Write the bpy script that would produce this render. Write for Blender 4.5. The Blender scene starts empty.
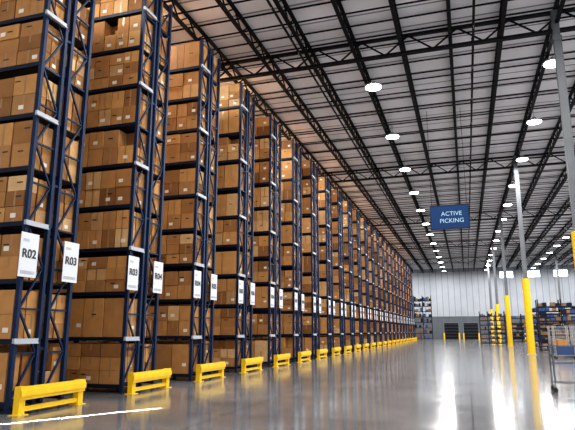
import bpy, math, random
from mathutils import Vector, Matrix
random.seed(7)
scene = bpy.context.scene
coll = scene.collection

# ------------------------------------------------------------ materials
def mat(name, col, rough=0.5, metal=0.0, emit=None, estr=0.0, noise=0.0, nscale=4.0, spec=.5):
    m = bpy.data.materials.new(name); m.use_nodes = True
    nt = m.node_tree; b = nt.nodes['Principled BSDF']
    b.inputs['Base Color'].default_value = (*col, 1)
    b.inputs['Roughness'].default_value = rough
    b.inputs['Metallic'].default_value = metal
    b.inputs['Specular IOR Level'].default_value = spec
    if emit:
        b.inputs['Emission Color'].default_value = (*emit, 1)
        b.inputs['Emission Strength'].default_value = estr
    if noise > 0:
        tc = nt.nodes.new('ShaderNodeTexCoord'); n = nt.nodes.new('ShaderNodeTexNoise')
        n.inputs['Scale'].default_value = nscale; n.inputs['Detail'].default_value = 5
        nt.links.new(tc.outputs['Object'], n.inputs['Vector'])
        r = nt.nodes.new('ShaderNodeValToRGB')
        r.color_ramp.elements[0].position = .3; r.color_ramp.elements[1].position = .7
        r.color_ramp.elements[0].color = (*[c*(1-noise) for c in col], 1)
        r.color_ramp.elements[1].color = (*[min(1, c*(1+noise)) for c in col], 1)
        nt.links.new(n.outputs['Fac'], r.inputs['Fac']); nt.links.new(r.outputs['Color'], b.inputs['Base Color'])
    return m

M_BLUE = mat('rack_navy_paint', (0.007, 0.020, 0.060), 0.5, noise=.25, nscale=3, spec=.2)
M_BEAM = mat('rack_beam_paint', (0.006, 0.011, 0.028), 0.5, spec=.2)
M_GALV = mat('galvanised_steel', (0.40, 0.42, 0.45), 0.4, 0.6, noise=.15, nscale=8)
M_PLATE = mat('level_plate_grey', (0.36, 0.39, 0.44), 0.5)
M_WIRE = mat('wire_deck', (0.08, 0.08, 0.09), 0.5, 0.5)
M_YEL = mat('safety_yellow', (0.82, 0.52, 0.010), 0.4, noise=.08, nscale=6)
M_WHITE = mat('sign_white', (0.60, 0.63, 0.69), 0.5)
M_BLACK = mat('print_black', (0.01, 0.01, 0.012), 0.5)
M_TAPE = mat('packing_tape', (0.32, 0.18, 0.08), 0.3)
M_LABEL = mat('paper_label', (0.70, 0.66, 0.58), 0.6)
M_STEEL = mat('joist_dark_steel', (0.007, 0.008, 0.011), 0.6, spec=.15)
M_COL = mat('column_grey_paint', (0.13, 0.14, 0.155), 0.6, noise=.08, nscale=2, spec=.3)
M_SIGNB = mat('sign_blue', (0.005, 0.033, 0.115), 0.5, spec=.2)
M_TXTW = mat('sign_text_pale', (0.34, 0.50, 0.62), 0.5)
M_PLASTB = mat('tote_blue_plastic', (0.015, 0.05, 0.16), 0.4)
M_RUB = mat('caster_rubber', (0.02, 0.02, 0.02), 0.7)
M_LAMP = mat('lamp_diffuser', (1, 1, 1), 0.5, emit=(0.95, 0.98, 1.0), estr=22)
M_HOUS = mat('lamp_housing', (0.30, 0.31, 0.33), 0.5)
M_WIN = mat('daylight_glazing', (0.8, 0.9, 1), 0.2, emit=(0.85, 0.93, 1.0), estr=4)

M_BOX = bpy.data.materials.new('cardboard'); M_BOX.use_nodes = True
nt = M_BOX.node_tree; b = nt.nodes['Principled BSDF']; b.inputs['Roughness'].default_value = .75
b.inputs['Specular IOR Level'].default_value = .2
g = nt.nodes.new('ShaderNodeNewGeometry'); r = nt.nodes.new('ShaderNodeValToRGB')
els = r.color_ramp.elements
els[0].position = 0; els[0].color = (0.19, 0.088, 0.034, 1)
els[1].position = 1; els[1].color = (0.53, 0.305, 0.125, 1)
for p, c in [(.15, (0.29, 0.138, 0.050)), (.3, (0.48, 0.25, 0.090)), (.45, (0.37, 0.182, 0.068)), (.6, (0.52, 0.275, 0.100)), (.78, (0.33, 0.163, 0.064)), (.93, (0.60, 0.39, 0.20))]:
    e = els.new(p); e.color = (*c, 1)
nt.links.new(g.outputs['Random Per Island'], r.inputs['Fac'])
tc = nt.nodes.new('ShaderNodeTexCoord'); n = nt.nodes.new('ShaderNodeTexNoise'); n.inputs['Scale'].default_value = 3.5
n.inputs['Detail'].default_value = 6
nt.links.new(tc.outputs['Object'], n.inputs['Vector'])
mr = nt.nodes.new('ShaderNodeMapRange'); mr.inputs['To Min'].default_value = .72; mr.inputs['To Max'].default_value = 1.25
nt.links.new(n.outputs['Fac'], mr.inputs['Value'])
mx = nt.nodes.new('ShaderNodeVectorMath'); mx.operation = 'SCALE'
nt.links.new(r.outputs['Color'], mx.inputs[0]); nt.links.new(mr.outputs['Result'], mx.inputs['Scale'])
nt.links.new(mx.outputs['Vector'], b.inputs['Base Color'])

M_FLOOR = bpy.data.materials.new('polished_concrete'); M_FLOOR.use_nodes = True
nt = M_FLOOR.node_tree; b = nt.nodes['Principled BSDF']
tc = nt.nodes.new('ShaderNodeTexCoord')
n = nt.nodes.new('ShaderNodeTexNoise'); n.inputs['Scale'].default_value = .45; n.inputs['Detail'].default_value = 8; n.inputs['Roughness'].default_value = .6
nt.links.new(tc.outputs['Object'], n.inputs['Vector'])
r = nt.nodes.new('ShaderNodeValToRGB')
r.color_ramp.elements[0].position = .3; r.color_ramp.elements[0].color = (0.118, 0.118, 0.122, 1)
r.color_ramp.elements[1].position = .72; r.color_ramp.elements[1].color = (0.215, 0.215, 0.222, 1)
nt.links.new(n.outputs['Fac'], r.inputs['Fac'])
sp = nt.nodes.new('ShaderNodeSeparateXYZ'); nt.links.new(tc.outputs['Object'], sp.inputs[0])
def joint(sock, period, off):
    a = nt.nodes.new('ShaderNodeMath'); a.operation = 'ADD'; a.inputs[1].default_value = off
    nt.links.new(sock, a.inputs[0])
    m = nt.nodes.new('ShaderNodeMath'); m.operation = 'PINGPONG'; m.inputs[1].default_value = period/2
    nt.links.new(a.outputs[0], m.inputs[0])
    l = nt.nodes.new('ShaderNodeMath'); l.operation = 'GREATER_THAN'; l.inputs[1].default_value = .014
    nt.links.new(m.outputs[0], l.inputs[0]); return l.outputs[0]
ja = joint(sp.outputs['X'], 4.6, 101.2); jb = joint(sp.outputs['Y'], 4.6, 100)
mn = nt.nodes.new('ShaderNodeMath'); mn.operation = 'MINIMUM'
nt.links.new(ja, mn.inputs[0]); nt.links.new(jb, mn.inputs[1])
mr = nt.nodes.new('ShaderNodeMapRange'); mr.inputs['To Min'].default_value = .3
nt.links.new(mn.outputs[0], mr.inputs['Value'])
mx = nt.nodes.new('ShaderNodeVectorMath'); mx.operation = 'SCALE'
nt.links.new(r.outputs['Color'], mx.inputs[0]); nt.links.new(mr.outputs['Result'], mx.inputs['Scale'])
nt.links.new(mx.outputs['Vector'], b.inputs['Base Color'])
n2 = nt.nodes.new('ShaderNodeTexNoise'); n2.inputs['Scale'].default_value = 1.3; n2.inputs['Detail'].default_value = 4
nt.links.new(tc.outputs['Object'], n2.inputs['Vector'])
mr2 = nt.nodes.new('ShaderNodeMapRange'); mr2.inputs['To Min'].default_value = .07; mr2.inputs['To Max'].default_value = .19
nt.links.new(n2.outputs['Fac'], mr2.inputs['Value']); nt.links.new(mr2.outputs['Result'], b.inputs['Roughness'])
bp = nt.nodes.new('ShaderNodeBump'); bp.inputs['Strength'].default_value = .05; bp.inputs['Distance'].default_value = .05
nt.links.new(n2.outputs['Fac'], bp.inputs['Height']); nt.links.new(bp.outputs['Normal'], b.inputs['Normal'])
b.inputs['IOR'].default_value = 1.58

def ribbed(name, c1, c2, axis, period, duty, rough=.6):
    m = bpy.data.materials.new(name); m.use_nodes = True
    nt = m.node_tree; b = nt.nodes['Principled BSDF']; b.inputs['Roughness'].default_value = rough
    tc = nt.nodes.new('ShaderNodeTexCoord'); sp = nt.nodes.new('ShaderNodeSeparateXYZ')
    nt.links.new(tc.outputs['Object'], sp.inputs[0])
    a = nt.nodes.new('ShaderNodeMath'); a.operation = 'ADD'; a.inputs[1].default_value = 200
    nt.links.new(sp.outputs[axis], a.inputs[0])
    p = nt.nodes.new('ShaderNodeMath'); p.operation = 'PINGPONG'; p.inputs[1].default_value = period/2
    nt.links.new(a.outputs[0], p.inputs[0])
    l = nt.nodes.new('ShaderNodeMath'); l.operation = 'LESS_THAN'; l.inputs[1].default_value = period/2*duty
    nt.links.new(p.outputs[0], l.inputs[0])
    n = nt.nodes.new('ShaderNodeTexNoise'); n.inputs['Scale'].default_value = .5
    nt.links.new(tc.outputs['Object'], n.inputs['Vector'])
    mr = nt.nodes.new('ShaderNodeMapRange'); mr.inputs['To Min'].default_value = .85; mr.inputs['To Max'].default_value = 1.15
    nt.links.new(n.outputs['Fac'], mr.inputs['Value'])
    mix = nt.nodes.new('ShaderNodeMix'); mix.data_type = 'RGBA'
    mix.inputs['A'].default_value = (*c1, 1); mix.inputs['B'].default_value = (*c2, 1)
    nt.links.new(l.outputs[0], mix.inputs['Factor'])
    mx = nt.nodes.new('ShaderNodeVectorMath'); mx.operation = 'SCALE'
    nt.links.new(mix.outputs['Result'], mx.inputs[0]); nt.links.new(mr.outputs['Result'], mx.inputs['Scale'])
    nt.links.new(mx.outputs['Vector'], b.inputs['Base Color'])
    return m
M_DECK = ribbed('roof_deck', (0.84, 0.84, 0.89), (0.30, 0.30, 0.33), 'Y', 1.5, .07)
M_WALL = ribbed('ribbed_wall_panel', (0.33, 0.355, 0.395), (0.21, 0.23, 0.26), 'X', 1.2, .12)
M_WALLY = ribbed('ribbed_side_panel', (0.60, 0.62, 0.66), (0.42, 0.44, 0.47), 'Y', 1.2, .12)
M_DADO = mat('wall_dado_grey', (0.085, 0.098, 0.115), 0.6, noise=.1, nscale=1)

# ------------------------------------------------------------ mesh builder
class MB:
    def __init__(s): s.v = []; s.f = []; s.m = []; s.mats = []
    def mi(s, m):
        if m not in s.mats: s.mats.append(m)
        return s.mats.index(m)
    def box(s, x0, x1, y0, y1, z0, z1, m):
        k = len(s.v)
        s.v += [(x0,y0,z0),(x1,y0,z0),(x1,y1,z0),(x0,y1,z0),(x0,y0,z1),(x1,y0,z1),(x1,y1,z1),(x0,y1,z1)]
        i = s.mi(m)
        for q in ((0,3,2,1),(4,5,6,7),(0,1,5,4),(1,2,6,5),(2,3,7,6),(3,0,4,7)):
            s.f.append(tuple(k+a for a in q)); s.m.append(i)
    def bar(s, p, q, w, m, h=None):
        h = h or w
        p = Vector(p); q = Vector(q); d = (q-p).normalized()
        up = Vector((0,0,1)) if abs(d.z) < .95 else Vector((1,0,0))
        a = d.cross(up).normalized()*w/2; c = d.cross(a).normalized()*h/2
        k = len(s.v)
        for o in (p, q):
            for sa, sc in ((-1,-1),(1,-1),(1,1),(-1,1)): s.v.append(tuple(o+a*sa+c*sc))
        i = s.mi(m)
        for t in ((0,1,2,3),(7,6,5,4),(0,4,5,1),(1,5,6,2),(2,6,7,3),(3,7,4,0)):
            s.f.append(tuple(k+a for a in t)); s.m.append(i)
    def cyl(s, p, q, r, m, n=16, r2=None):
        r2 = r if r2 is None else r2
        p = Vector(p); q = Vector(q); d = (q-p).normalized()
        up = Vector((0,0,1)) if abs(d.z) < .95 else Vector((1,0,0))
        a = d.cross(up).normalized(); c = d.cross(a).normalized()
        k = len(s.v); i = s.mi(m)
        for o, rr in ((p, r), (q, r2)):
            for j in range(n):
                t = 2*math.pi*j/n; s.v.append(tuple(o+a*math.cos(t)*rr+c*math.sin(t)*rr))
        for j in range(n):
            s.f.append((k+j, k+(j+1)%n, k+n+(j+1)%n, k+n+j)); s.m.append(i)
        s.f.append(tuple(k+j for j in range(n))[::-1]); s.m.append(i)
        s.f.append(tuple(k+n+j for j in range(n))); s.m.append(i)
    def mesh(s, name):
        me = bpy.data.meshes.new(name); me.from_pydata(s.v, [], s.f)
        for m in s.mats: me.materials.append(m)
        me.polygons.foreach_set('material_index', s.m); me.update()
        return me
def obj(name, me, loc=(0,0,0), parent=None, rot=None):
    o = bpy.data.objects.new(name, me); coll.objects.link(o); o.location = loc
    if rot: o.rotation_euler = rot
    if parent: o.parent = parent
    return o
def empty(name, loc=(0,0,0)):
    o = bpy.data.objects.new(name, None); coll.objects.link(o); o.location = loc; o.empty_display_size = .3
    return o
def text_mesh(s, size, m, off=.018):
    c = bpy.data.curves.new('txt', 'FONT'); c.body = s; c.size = size; c.align_x = 'CENTER'; c.align_y = 'CENTER'
    c.extrude = .003; c.offset = size*off
    o = bpy.data.objects.new('txt', c); coll.objects.link(o)
    dg = bpy.context.evaluated_depsgraph_get()
    me = bpy.data.meshes.new_from_object(o.evaluated_get(dg))
    bpy.data.objects.remove(o); me.materials.clear(); me.materials.append(m)
    return me

# ------------------------------------------------------------ room shell
XL, XR, YB, YE, ZC = -15.0, 26.0, -8.0, 120.0, 14.4
mb = MB(); mb.box(XL, XR, YB, YE, -.2, 0, M_FLOOR); obj('floor', mb.mesh('floor'))
mb = MB(); mb.box(XL, XR, YB, YE, ZC, ZC+.15, M_DECK); obj('ceiling', mb.mesh('ceiling'))
mb = MB(); mb.box(XL-.2, XL, YB, YE, 0, ZC, M_WALLY); obj('wall_left', mb.mesh('wall_left'))
mb = MB(); mb.box(XR, XR+.2, YB, YE, 0, ZC, M_WALLY); obj('wall_right', mb.mesh('wall_right'))
mb = MB(); mb.box(XL, XR, YE, YE+.2, 0, ZC, M_WALL); mb.box(XL, XR, YE-.06, YE, 0, 4.4, M_DADO); obj('wall_back', mb.mesh('wall_back'))
mb = MB(); mb.box(XL, XR, YE-.12, YE-.061, 4.4, 4.55, M_COL); obj('trim_1', mb.mesh('trim_1'))
for i, x in enumerate((7.0, 12.0, 17.0)):
    mb = MB(); mb.box(x, x+2.6, YE-.08, YE-.01, 12.2, 13.4, M_WIN)
    for k in range(4): mb.box(x+k*.867-.04, x+k*.867+.04, YE-.12, YE-.01, 12.15, 13.45, M_COL)
    obj('window_%d' % (i+1), mb.mesh('window'))
for i, x in enumerate((-4.4, -.6, 8.0, 13.0)):
    mb = MB(); mb.box(x, x+2.8, YE-.12, YE-.065, 0, 3.2, M_STEEL)
    for k in range(5): mb.box(x, x+2.8, YE-.15, YE-.12, .6*k+.55, .6*k+.6, M_DADO)
    for q in (x-.15, x+2.8):
        mb.box(q, q+.15, YE-.16, YE-.065, 0, 3.3, M_COL); mb.box(q-.05, q+.2, YE-.5, YE-.2, 0, 1.2, M_YEL)
    mb.box(x-.15, x+2.95, YE-.16, YE-.065, 3.2, 3.35, M_COL)
    obj('door_%d' % (i+1), mb.mesh('door'))

# ------------------------------------------------------------ roof structure
J0, J1 = YB+.1, YE-.2
mb = MB()
zt, zb = ZC-.06, ZC-.75
mb.box(-.075, .075, J0, J1, zt-.08, zt, M_STEEL); mb.box(-.075, .075, J0, J1, zb, zb+.09, M_STEEL)
y = J0; up = False
while y+.75 < J1:
    mb.bar((0, y, zb+.04 if not up else zt-.04), (0, y+.75, zt-.04 if not up else zb+.04), .052, M_STEEL)
    y += .75; up = not up
joist = mb.mesh('roof_joist')
x = XL+.75
while x < XR: 
    obj('roof_joist', joist, (x, 0, 0)); x += 2.05
mb = MB(); zt, zb = ZC-.15, ZC-1.05
mb.box(XL+.1, XR-.1, -.10, .10, zt-.10, zt, M_STEEL); mb.box(XL+.1, XR-.1, -.09, .09, zb, zb+.10, M_STEEL)
x = XL+.1; up = False
while x+1.02 < XR:
    mb.bar((x, 0, zb+.06 if not up else zt-.06), (x+1.02, 0, zt-.06 if not up else zb+.06), .06, M_STEEL)
    x += 1.02; up = not up
girder = mb.mesh('roof_girder')
COLY = [2.7+19.7*k for k in range(6)]
for y in COLY: obj('roof_girder', girder, (0, y, 0))
mb = MB()
mb.bar((XL+.1, 0, ZC-.73), (XR-.1, 0, ZC-.73), .05, M_STEEL)
mb.bar((XL+.1, 0, ZC-.1), (XR-.1, 0, ZC-.1), .055, M_STEEL)
br = mb.mesh('roof_bridging')
y = J0+1
while y < J1:
    obj('roof_bridging', br, (0, y, 0)); y += 2.0
for x in (-6.2, 1.0, 8.3):
    mb = MB(); mb.cyl((0, J0, ZC-.95), (0, J1, ZC-.95), .05, M_STEEL, 8)
    y = 2
    while y < J1: 
        mb.cyl((0, y, ZC-.95), (0, y, ZC-.1), .015, M_STEEL, 6); mb.cyl((0, y+1, ZC-.95), (0, y+1, ZC-1.12), .02, M_GALV, 6); y += 3.6
    obj('roof_sprinkler_pipe', mb.mesh('roof_sprinkler_pipe'), (x, 0, 0))

# ------------------------------------------------------------ high bay lights (round)
mb = MB()
mb.cyl((0,0,0), (0,0,.08), .42, M_HOUS, 28); mb.cyl((0,0,.08), (0,0,.28), .2, M_HOUS, 16, .1)
for k in range(8):
    t = k*math.pi/4; mb.bar((math.cos(t)*.2, math.sin(t)*.2, .12), (math.cos(t)*.36, math.sin(t)*.36, .09), .02, M_HOUS, .06)
mb.cyl((0,0,.28), (0,0,.95), .012, M_HOUS, 6); mb.cyl((0,0,-.035), (0,0,.0), .38, M_LAMP, 28)
lampm = mb.mesh('high_bay_light')
LD = bpy.data.lights.new('high_bay_beam', 'AREA'); LD.shape = 'DISK'; LD.size = .74; LD.energy = 610; LD.color = (1, .975, .94)
for x in (-11.6, -3.65, 4.45, 12.9, 21.0):
    for k in range(-3, 13):
        y = 25.4+7.45*k - (1.3 if k < 0 else 0)
        if y > YE-2: continue
        o = obj('high_bay_light', lampm, (x, y, 13.4))
        if k >= -2:
            l = bpy.data.objects.new('beam', LD); coll.objects.link(l); l.parent = o; l.location = (0,0,-.06)

# ------------------------------------------------------------ pallet racks
RX, RD, RP, RN, Y0 = -8.7, 1.62, 3.85, 24, 9.15
BAY, NB, LV, NL = 2.7, 2, 1.22, 10
RH = 12.25
FR = [(0, .74), (.88, RD)]
PW = .085
mb = MB()
for bx in range(NB+1):
    x = -bx*BAY
    for (a, c) in FR:
        for y in (a, c-PW):
            mb.box(x-.09, x, y, y+PW, .012, RH, M_BLUE)
            mb.box(x-.14, x+.04, y-.02, y+PW+.02, 0, .012, M_BLUE)
        z = .25; up = True
        while z+.9 < RH:
            mb.bar((x-.05, a+PW, z), (x-.05, c-PW, z), .04, M_BLUE)
            if up: mb.bar((x-.05, a+PW, z), (x-.05, c-PW, z+.9), .04, M_BLUE)
            else: mb.bar((x-.05, c-PW, z), (x-.05, a+PW, z+.9), .04, M_BLUE)
            z += .9; up = not up
    for z in (1.2, 4.8, 8.4, 11.2): mb.box(x-.08, x-.02, .74, .88, z, z+.06, M_BLUE)
for bx in range(NB):
    x1 = -bx*BAY-.09; x0 = -(bx+1)*BAY
    for l in range(NL):
        z = .12+l*LV
        for (a, c) in FR:
            mb.box(x0, x1, a, a+.05, z, z+.10, M_BEAM); mb.box(x0, x1, c-.05, c, z, z+.10, M_BEAM)
            mb.box(x0, x1, a+.05, c-.05, z+.07, z+.085, M_WIRE)
rackm = mb.mesh('rack_frame')
mb = MB()
for l in (1, 3, 5, 7, 9):
    z = .12+l*LV+.01
    mb.box(0, .06, -.06, .60, z, z+.10, M_PLATE)
    mb.box(.06, .08, -.06, .60, z-.01, z+.02, M_PLATE)
platem = mb.mesh('level_plates')

def load(seed):
    rnd = random.Random(seed); mb = MB()
    for bx in range(NB):
        xr = -bx*BAY-.11; xl = -(bx+1)*BAY+.02
        for l in range(NL):
            zb = .12+l*LV+.10; zmax = LV-.10-.03
            for si, (a, c) in enumerate(FR):
                nx = rnd.choice((4, 4, 5, 5, 6)); nz = rnd.choice((1, 2, 2, 2, 3)); nd = 2
                hz = rnd.uniform(.86, .98)*zmax/nz
                w = (xr-xl)/nx; d = (c-a)/nd
                for ix in range(nx):
                    for idp in range(nd):
                        n = nz
                        if nz > 1 and rnd.random() < .07: n = nz-1
                        for iz in range(n):
                            j = rnd.uniform(-.02, .02)
                            x0 = xl+ix*w+.008+rnd.uniform(0, .02); x1 = xl+(ix+1)*w-.006-rnd.uniform(0, .014)
                            y0 = a+idp*d+.02+j*.9; y1 = a+(idp+1)*d-.02+j*.9
                            z0 = zb+iz*hz+.002; z1 = z0+hz-.007
                            mb.box(x0, x1, y0, y1, z0, z1, M_BOX)
                            xm = (x0+x1)/2; ym = (y0+y1)/2; e = .003
                            fy = y0-e if si == 0 else y1
                            if (idp == 0) == (si == 0):
                                t = rnd.random()
                                if t < .6: mb.box(xm-.025, xm+.025, fy, fy+e, z1-.5*hz if t < .3 else z0, z1, M_TAPE)
                                if rnd.random() < .4:
                                    lx = rnd.uniform(x0+.03, x1-.17); mb.box(lx, lx+.14, fy-e, fy+e*2, z0+.25*hz, z0+.25*hz+.10, M_LABEL)
                                if rnd.random() < .35:
                                    lx = rnd.uniform(x0+.03, x1-.2); zz = z0+rnd.uniform(.45, .7)*hz; mb.box(lx, lx+.15, fy-.001, fy+e*2, zz, zz+.03, M_BLACK)
                            if ix == nx-1 and bx == 0:
                                if rnd.random() < .7: mb.box(x1, x1+e, ym-.025, ym+.025, z0+.4*hz, z1, M_TAPE)
                                if rnd.random() < .4: mb.box(x1, x1+e*2, y0+.06, y0+.18, z0+.2*hz, z0+.2*hz+.09, M_LABEL)
    return mb.mesh('stacked_cartons')
loads = [load(s) for s in range(8)]
mb = MB()
mb.box(0, .012, -.25, .25, -.46, .46, M_WHITE)
mb.box(.012, .015, -.2, .2, -.40, -.33, M_GALV); mb.box(.012, .015, -.19, -.02, .27, .33, M_GALV)
mb.box(-.07, 0, -.03, .03, -.1, .1, M_GALV)
signm = mb.mesh('sign_board')
txts = {}
for k in range(RN):
    e = empty('pallet_rack', (RX, Y0+k*RP, 0))
    obj('frame', rackm, parent=e); obj('stacked_cartons', loads[k % 8 if k else 2], parent=e)
    obj('level_plates', platem, parent=e)
    for i, yy in enumerate((.06, 1.36)):
        s = 'R%02d' % (k+2+i)
        if s not in txts: txts[s] = text_mesh(s, .25, M_BLACK)
        obj('aisle_sign_board', signm, (.09, yy, 3.15), e)
        obj('aisle_sign_text', txts[s], (.108, yy, 3.17), e, (math.pi/2, 0, math.pi/2))

# ------------------------------------------------------------ yellow guard rails
def guard_mesh(L):
    mb = MB()
    for y in (0.0, L-.16):
        mb.box(0, .14, y, y+.16, .015, .52, M_YEL); mb.box(-.06, .2, y-.05, y+.21, 0, .015, M_YEL)
        mb.box(-.005, .145, y-.005, y+.165, .52, .535, M_YEL)
        for a in (-.035, .175): mb.cyl((a, y+.07, .015), (a, y+.07, .035), .015, M_GALV, 8)
    mb.box(.14, .17, -.02, L+.02, .28, .35, M_YEL); mb.box(.14, .20, -.02, L+.02, .35, .37, M_YEL)
    mb.box(.17, .20, -.02, L+.02, .37, .45, M_YEL); mb.box(.14, .20, -.02, L+.02, .45, .47, M_YEL); mb.box(.14, .17, -.02, L+.02, .47, .54, M_YEL)
    mb.box(.03, .11, .16, L-.16, .06, .15, M_YEL)
    return mb.mesh('guard_rail')
gm = guard_mesh(1.9)
for k in range(RN): obj('guard_rail', gm, (-8.46, Y0-.12+k*RP, 0))
obj('guard_rail', guard_mesh(2.4), (5.3, 31.5, 0), rot=(0, 0, -math.pi/2))

# ------------------------------------------------------------ columns
mb = MB()
mb.box(-.13, .13, -.13, .13, .0, 14.25, M_COL); mb.box(-.3, .3, -.3, .3, 0, .03, M_GALV)
mb.box(-.17, .17, -.17, .17, 12.9, 13.1, M_COL); mb.box(.13, .17, -.05, .05, 3, 13, M_COL)
mb.cyl((0, 0, .03), (0, 0, 5.2), .24, M_YEL, 20)
colm = mb.mesh('steel_column')
for y in COLY[1:]: obj('steel_column', colm, (4.15, y, 0)); obj('steel_column', colm, (15.0, y, 0))

# ------------------------------------------------------------ hanging sign
e = empty('hanging_sign', (-.5, 30, 7.55))
mb = MB(); mb.box(-.97, .97, -.03, .03, -.62, .62, M_SIGNB)
for a, c, d, f in ((-1.0, 1.0, .62, .66), (-1.0, 1.0, -.66, -.62), (-1.0, -.97, -.66, .66), (.97, 1.0, -.66, .66)): mb.box(a, c, -.04, .04, d, f, M_BEAM)
mb.cyl((-.9, 0, .66), (-.9, 0, 6.1), .012, M_STEEL, 6); mb.cyl((.9, 0, .66), (.9, 0, 6.1), .012, M_STEEL, 6)
obj('board', mb.mesh('board'), parent=e)
obj('text_upper', text_mesh('ACTIVE', .32, M_TXTW, .002), (.1, -.035, .17), e, (math.pi/2, 0, 0))
obj('text_lower', text_mesh('PICKING', .32, M_TXTW, .002), (.1, -.035, -.21), e, (math.pi/2, 0, 0))

# ------------------------------------------------------------ carts, cages, shelving on the right
def cart_mesh(L, W, H, shelves, wall=False, M=M_GALV):
    mb = MB(); r = .018
    for x in (r, L-r):
        for y in (r, W-r):
            mb.cyl((x, y, .14), (x, y, H), r, M, 8)
            mb.cyl((x, y-.02, .065), (x, y+.02, .065), .065, M_RUB, 14)
            mb.bar((x-.03, y, .06), (x-.03, y, .15), .012, M); mb.bar((x+.03, y, .06), (x+.03, y, .15), .012, M)
            mb.box(x-.04, x+.04, y-.03, y+.03, .135, .15, M)
    for z in shelves:
        for y in (r, W-r): mb.bar((0, y, z), (L, y, z), .02, M)
        for x in (r, L-r): mb.bar((x, 0, z), (x, W, z), .02, M)
        n = int(L/.06)
        for i in range(1, n): mb.bar((i*L/n, 0, z), (i*L/n, W, z), .006, M)
        for i in range(1, 4): mb.bar((0, i*W/4, z-.01), (L, i*W/4, z-.01), .008, M)
    if wall:
        for x in (r, L-r):
            z = .25
            while z < H: mb.bar((x, 0, z), (x, W, z), .012, M); z += .2
            for i in range(1, 6): mb.bar((x, i*W/6, .2), (x, i*W/6, H), .01, M)
        z = .25
        while z < H: mb.bar((0, W-r, z), (L, W-r, z), .012, M); z += .2
        n = int(L/.12)
        for i in range(1, n): mb.bar((i*L/n, W-r, .2), (i*L/n, W-r, H), .01, M)
    return mb
M_CART = mat('cart_dark_chrome', (0.10, 0.11, 0.13), 0.35, 0.7)
obj('wire_shelf_cart', cart_mesh(1.2, .6, 1.25, (.25, .75, 1.2), M=M_CART).mesh('wire_shelf_cart'), (2.12, 16.6, 0))
cg = cart_mesh(1.1, .8, 1.9, (.2,), True)
cg.box(.1, 1.0, .1, .7, .22, .7, M_PLASTB); cg.box(.15, .65, .1, .6, .705, 1.1, M_BOX)
cg = cg.mesh('roll_cage')
for x, y in ((4.9, 36.5), (6.2, 36.8), (5.0, 39.3), (7.5, 37.2), (6.4, 39.8)): obj('roll_cage', cg, (x, y, 0))

M_BOXD = mat('carton_dull', (0.20, 0.115, 0.05), 0.8, noise=.35, nscale=1.2)
def shelving(W, D, H, n, nl, seed, pm):
    rnd = random.Random(seed); mb = MB()
    for i in range(n+1):
        for y in (0, D-.08): mb.box(i*W/n, i*W/n+.08, y, y+.08, 0, H, pm)
        z = .3
        while z+.8 < H: mb.bar((i*W/n+.04, .08, z), (i*W/n+.04, D-.08, z+.8), .03, pm); z += .8
    for l in range(nl):
        z = .12+l*(H-.2)/nl; hh = (H-.2)/nl-.2
        for i in range(n):
            a = i*W/n+.08; c = (i+1)*W/n
            mb.box(a, c, 0, .04, z, z+.09, pm); mb.box(a, c, D-.04, D, z, z+.09, pm); mb.box(a, c, .04, D-.04, z+.05, z+.07, M_WIRE)
            q = rnd.choice((3, 4, 5)); w = (c-a)/q
            for j in range(q):
                if rnd.random() < .2: continue
                mb.box(a+j*w+.02, a+(j+1)*w-.02, .05, D-.1, z+.095, z+.095+hh*rnd.uniform(.4, .95), rnd.choice((M_BOXD, M_BOXD, M_BEAM, M_PLASTB)))
    return mb.mesh('storage_shelving')
obj('storage_shelving', shelving(2.8, 1, 3.9, 3, 7, 1, M_BEAM), (1.5, 71, 0))
obj('storage_shelving', shelving(8.1, 1.1, 4.0, 5, 7, 2, M_BEAM), (5.3, 47, 0))
obj('storage_shelving', shelving(8.1, 1.1, 4.0, 5, 7, 3, M_BEAM), (5.6, 58, 0))
obj('storage_shelving', shelving(8.1, 1.1, 4.0, 4, 6, 4, M_BEAM), (5.4, 86, 0))
obj('storage_shelving', shelving(3.2, 1.1, 8.2, 2, 8, 5, M_BEAM), (-9.4, 108, 0))

# ------------------------------------------------------------ daylight sliver on the floor
SL = bpy.data.lights.new('sunlight_sliver', 'AREA'); SL.shape = 'RECTANGLE'; SL.size = 4.0; SL.size_y = .13
SL.spread = math.radians(1.5); SL.energy = 60; SL.color = (1, .97, .92)
o = bpy.data.objects.new('sunlight_sliver', SL); coll.objects.link(o)
o.location = (-7.3, 9.15, 6); o.rotation_euler = (0, 0, math.atan2(2.6, 1.52))

# ------------------------------------------------------------ world
w = bpy.data.worlds.new('daylight'); scene.world = w; w.use_nodes = True
bg = w.node_tree.nodes['Background']; bg.inputs[0].default_value = (1, .98, .95, 1); bg.inputs[1].default_value = 1.85

# ------------------------------------------------------------ camera
f = 550.0; vx, vy = 467-287.5, 331-215
th = math.atan(vy/f); ps = math.atan(vx*math.cos(th)/f)
F = Vector((-math.sin(ps)*math.cos(th), math.cos(ps)*math.cos(th), math.sin(th)))
R = Vector((math.cos(ps), math.sin(ps), 0)); U = R.cross(F)
cam = bpy.data.cameras.new('camera'); co = bpy.data.objects.new('camera', cam); coll.objects.link(co)
cam.sensor_width = 36; cam.lens = f/575*36; cam.clip_end = 500
mw = Matrix((R, U, -F)).transposed().to_4x4(); mw.translation = Vector((0, 0, 1.6)); co.matrix_world = mw
scene.camera = co
scene.view_settings.view_transform = 'Standard'
for lk in ('Medium High Contrast', 'Standard - Medium High Contrast'):
    try:
        scene.view_settings.look = lk; break
    except Exception: pass
scene.view_settings.exposure = -0.08
